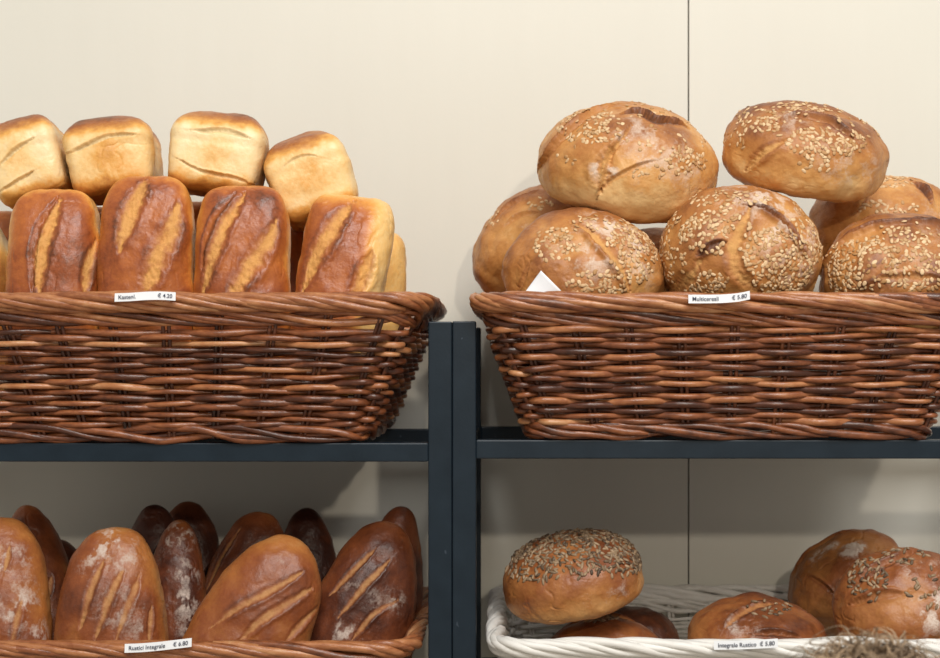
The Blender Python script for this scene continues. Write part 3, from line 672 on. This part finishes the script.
# ---------------------------------------------------------------- price labels
def strip(label, pts, hpx, Y, text, price, curl=0.0):
    """paper strip along px polyline pts (centre line); text printed on it"""
    r = empty('price_label', P(*pts[len(pts)//2], Y)); tag(r, label, 'price label', 'price labels clipped to the basket rims')
    o = np.array(r.location)
    n = 24; pp = np.array(pts, float); t = np.linspace(0, len(pp) - 1, n)
    xs = np.interp(t, range(len(pp)), pp[:, 0]); ys = np.interp(t, range(len(pp)), pp[:, 1])
    for _ in range(3): ys[1:-1] = (ys[:-2] + 2*ys[1:-1] + ys[2:]) / 4
    V = []; th = .0004
    yy = Y - curl * np.linspace(0, 1, n)**3
    for k in range(n):
        for (dy, dz) in ((0, hpx/2), (0, -hpx/2), (th, -hpx/2), (th, hpx/2)):
            p = P(xs[k], ys[k] - dz, yy[k]); p[1] += dy + (.0015 if dz > 0 else 0); V.append(p - o)
    F = [(0, 1, 2, 3), tuple(4*(n-1) + i for i in (3, 2, 1, 0))]
    for k in range(n - 1):
        for i in range(4): F.append((4*k + i, 4*(k+1) + i, 4*(k+1) + (i+1) % 4, 4*k + (i+1) % 4))
    build('paper_strip', V, F, M['paper'], r, smooth=False)
    for nm, txt, f, al in (('product_lettering', text, .06, 'LEFT'), ('price_lettering', price, .95, 'RIGHT')):
        cu = bpy.data.curves.new(nm, 'FONT'); cu.body = txt; cu.size = hpx * .66 * S; cu.align_x = al; cu.align_y = 'CENTER'; cu.extrude = .0001
        cu.offset = .00008
        to = bpy.data.objects.new(nm, cu); C.objects.link(to); dg = bpy.context.evaluated_depsgraph_get()
        me = bpy.data.meshes.new_from_object(to.evaluated_get(dg)); bpy.data.objects.remove(to)
        # wrap the letters on to the bent strip
        w = (xs[-1] - xs[0]) * S; x_at = xs[0] + (xs[-1] - xs[0]) * f
        for v in me.vertices:
            ppx = x_at + v.co.x / S; ppy = np.interp(ppx, xs, ys) - v.co.y / S
            q = P(ppx, ppy, np.interp(ppx, xs, yy)) ; v.co = Vector((q[0] - o[0], q[1] - o[1] - .0004 + (.0008 + .0015 * (v.co.y / S) / hpx if True else 0) - .0008, q[2] - o[2]))
        me.materials.append(M['ink']); ob = bpy.data.objects.new(nm, me); C.objects.link(ob); ob.parent = r
    return r
YL = -.066
strip('white price label on the upper left basket, under the tin loaves', [(114.5, 297.5), (130, 297), (145, 295.8), (160, 295.5), (175.5, 296.5)], 8.4, YL, 'Kastenl.', '\u20ac 4.20')
strip('white price label on the upper right basket, its right end curling up', [(688.5, 299), (705, 299), (722, 298.8), (738, 297.5), (750, 295)], 8.6, YL, 'Multicereali', '\u20ac 5.80', .006)
strip('white price label on the lower left basket, below the floury loaves', [(124.5, 648.5), (140, 648), (158, 646.5), (175, 644.5), (191.5, 642.5)], 8.6, YL, 'Rustici Integrale', '\u20ac 6.80')
strip('pale price label on the rim of the white basket', [(714, 645.5), (730, 645.3), (745, 645), (760, 644.2), (778, 643)], 8.6, YL + .004, 'Integrale Rustico', '\u20ac 5.80')

# ---------------------------------------------------------------- white paper sheet sticking out of the basket
def paper():
    o0 = P(543, 285, -.018)
    n = 14; V = []; F = []
    for i in range(n + 1):
        for j in range(n + 1):
            a, b = i / n, j / n      # a along left edge, b along right edge from the apex at (541, 270)
            px_ = 541 + 26 * b - 20 * a; py_ = 270.5 + 26 * b + 27 * a
            p = P(px_, py_, -.030 + .004 * math.sin(3 * a) + .003 * math.cos(5 * b) - .004 * (a + b)); V.append(p - o0)
    for i in range(n):
        for j in range(n):
            k = i * (n + 1) + j; F.append((k, k + 1, k + n + 2, k + n + 1))
    o = build('paper_sheet', V, F, M['paper'], loc=o0)
    m = o.modifiers.new('thick', 'SOLIDIFY'); m.thickness = .0003
    tag(o, 'corner of white paper sticking up from the upper right basket beside a floury loaf', 'paper')
paper()

# ---------------------------------------------------------------- child in front, only the curls reach the frame
def child():
    hx, hy = (872 - CX) * S * (1.40 / D), -.60
    top = ZC + (CY - 647) * S * (1.40 / D)
    root = empty('person', (hx, hy, 0)); tag(root, 'person with tousled light brown curls standing in front of the white basket', 'person')
    hr = .078; hc = top - .100
    # skeleton (facing the shelves, +y)
    J = {'pel': (0, 0, .56, .085), 'bel': (0, 0, .64, .082), 'che': (0, 0, .76, .090), 'nec': (0, -.004, .845, .040), 'nk2': (0, .0, hc - .072, .034)}
    E = [('pel', 'bel'), ('bel', 'che'), ('che', 'nec'), ('nec', 'nk2')]
    for s, n in ((-1, 'l'), (1, 'r')):
        J.update({'sh'+n: (s*.105, 0, .805, .036), 'el'+n: (s*.140, -.015, .655, .027), 'wr'+n: (s*.150, .02, .525, .019), 'pa'+n: (s*.150, .03, .480, .021),
                  'hi'+n: (s*.052, 0, .51, .062), 'kn'+n: (s*.060, .01, .30, .042), 'an'+n: (s*.062, -.01, .065, .028), 'he'+n: (s*.062, .01, .035, .030), 'to'+n: (s*.066, .10, .022, .022)})
        E += [('che', 'sh'+n), ('sh'+n, 'el'+n), ('el'+n, 'wr'+n), ('wr'+n, 'pa'+n), ('pel', 'hi'+n), ('hi'+n, 'kn'+n), ('kn'+n, 'an'+n), ('an'+n, 'he'+n), ('he'+n, 'to'+n)]
        for f, (ox, oy, l) in enumerate(((0, .018, .050), (0, .006, .056), (0, -.006, .052), (0, -.017, .042))):
            a, b = 'f%d%s' % (f, n), 'g%d%s' % (f, n)
            J[a] = (s*.150, .03 + oy, .480 - l*.55, .0068); J[b] = (s*.143, .034 + oy, .480 - l, .0055)
            E += [('pa'+n, a), (a, b)]
        J['t1'+n] = (s*.142, .056, .480, .0075); J['t2'+n] = (s*.138, .064, .455, .0062); E += [('pa'+n, 't1'+n), ('t1'+n, 't2'+n)]
    def skin(name, keys, edges, grow, mat, fsub=2):
        ks = list(keys); me = bpy.data.meshes.new(name)
        me.from_pydata([J[k][:3] for k in ks], [(ks.index(a), ks.index(b)) for a, b in edges], []); o = bpy.data.objects.new(name, me); C.objects.link(o); o.parent = root
        m = o.modifiers.new('skin', 'SKIN'); m.use_smooth_shade = True
        for i, k in enumerate(ks): me.skin_vertices[0].data[i].radius = (J[k][3] + grow, (J[k][3] + grow) * (.78 if k in ('pel', 'bel', 'che') else 1)); me.skin_vertices[0].data[i].use_root = (k in ('pel', 'che') and i == 0)
        s = o.modifiers.new('sub', 'SUBSURF'); s.levels = fsub; s.render_levels = fsub
        me.materials.append(mat); return o
    skin('body', J.keys(), E, 0, M['skin'])
    sk = ['che', 'bel', 'pel', 'shl', 'shr', 'ell', 'elr']; skin('shirt', sk, [('che', 'bel'), ('bel', 'pel'), ('che', 'shl'), ('che', 'shr'), ('shl', 'ell'), ('shr', 'elr')], .008, M['shirt'])
    tk = ['pel', 'hil', 'hir', 'knl', 'knr', 'anl', 'anr']; skin('trousers', tk, [('pel', 'hil'), ('pel', 'hir'), ('hil', 'knl'), ('hir', 'knr'), ('knl', 'anl'), ('knr', 'anr')], .009, M['trousers'])
    for s in (-1, 1):
        u = UNIT[:]; V = np.stack([u[:, 0]*.034, u[:, 1]*.078, np.maximum(u[:, 2], -.6)*.034], -1) + np.array([s*.064, .050, .022]); build('shoe', V, UF, M['shoe'], root)
    # head with face towards the shelves
    u = UNIT; V = np.stack([u[:, 0]*.070*(1 - .22*sstep(0, -1, u[:, 2])), u[:, 1]*.082, u[:, 2]*.092], -1)
    f = sstep(.3, 1, u[:, 1])
    nose = np.exp(-((u[:, 0])/.13)**2 - ((u[:, 2] + .18)/.17)**2) * f * .016
    sock = sum(np.exp(-((u[:, 0] - s*.36)/.17)**2 - ((u[:, 2] - .04)/.12)**2) for s in (-1, 1)) * f * .008
    chin = np.exp(-(u[:, 0]/.3)**2 - ((u[:, 2] + .80)/.2)**2) * f * .008
    V[:, 1] += nose - sock + chin
    V += np.array([0, .005, hc]); build('head', V, UF, M['skin'], root)
    for s in (-1, 1):
        V = UNIT * .0105 + np.array([s*.028, .074, hc + .004]); build('eye', V, UF, M['eye'], root)
        V = UNIT * np.array([.008, .015, .024]) + np.array([s*.070, .0, hc - .012]); build('ear', V, UF, M['skin'], root)
    V = UNIT * np.array([.020, .006, .006]) + np.array([0, .079, hc - .045]); build('mouth', V, UF, M['lips'], root)
    # hair: scalp shell and loose curls
    rng = np.random.RandomState(5); T = Tubes()
    keep = (u[:, 2] > -.1) | (u[:, 1] < .1)
    Vh = np.stack([u[:, 0]*.077, u[:, 1]*.088, u[:, 2]*.097], -1) + np.array([0, -.004, hc + .002]); Vh += u * ((fbm(u, 5, 3) - .5) * .016)[:, None]
    km = (u[:, 2] > .25 - .9*np.clip(-u[:, 1] + .35, 0, .9)); Fk = UF[km[UF].all(axis=1)]
    def strand(p0, dirn, L, cr, turns, rad, tone):
        k = 26; t = np.linspace(0, 1, k); d = dirn / np.linalg.norm(dirn)
        s1 = np.cross(d, rng.randn(3)); s1 /= np.linalg.norm(s1); s2 = np.cross(d, s1); ph = rng.rand()*6.28
        path = p0 + d*(L*t)[:, None] + np.array([0, 0, -1.])*(L*.75*t**2)[:, None] + (cr*t**.7)[:, None]*(np.cos(ph + turns*6.28*t)[:, None]*s1 + np.sin(ph + turns*6.28*t)[:, None]*s2)
        T.add(path, np.tile(s1, (k, 1)), np.tile(s2, (k, 1)), rad*np.linspace(1, .5, k), tone, seg=4)
    build('scalp_hair', Vh, Fk, M['hair'], root, {'tone': .2 + .5*fbm(u, 14, 8)})
    cand = np.where(km)[0]
    for i in rng.choice(cand, 1300, replace=False):
        tn = np.cross(u[i], rng.randn(3)); tn /= np.linalg.norm(tn)
        strand(Vh[i], u[i]*rng.uniform(.15, .7) + tn, rng.uniform(.03, .07), rng.uniform(.007, .014), rng.uniform(.6, 1.6), rng.uniform(.0004, .0009), rng.rand())
    topc = np.where(u[:, 2] > .82)[0]
    for i in rng.choice(topc, 80, replace=False):     # the stray curls standing up over the crown
        tn = np.cross(u[i], rng.randn(3)); tn /= np.linalg.norm(tn)
        strand(Vh[i], u[i]*rng.uniform(.7, 1.0) + tn*.6, rng.uniform(.04, .075), rng.uniform(.009, .016), rng.uniform(.7, 1.3), rng.uniform(.0008, .0014), rng.rand())
    T.obj('curls', M['hair'], root)['kind'] = 'stuff'
child()
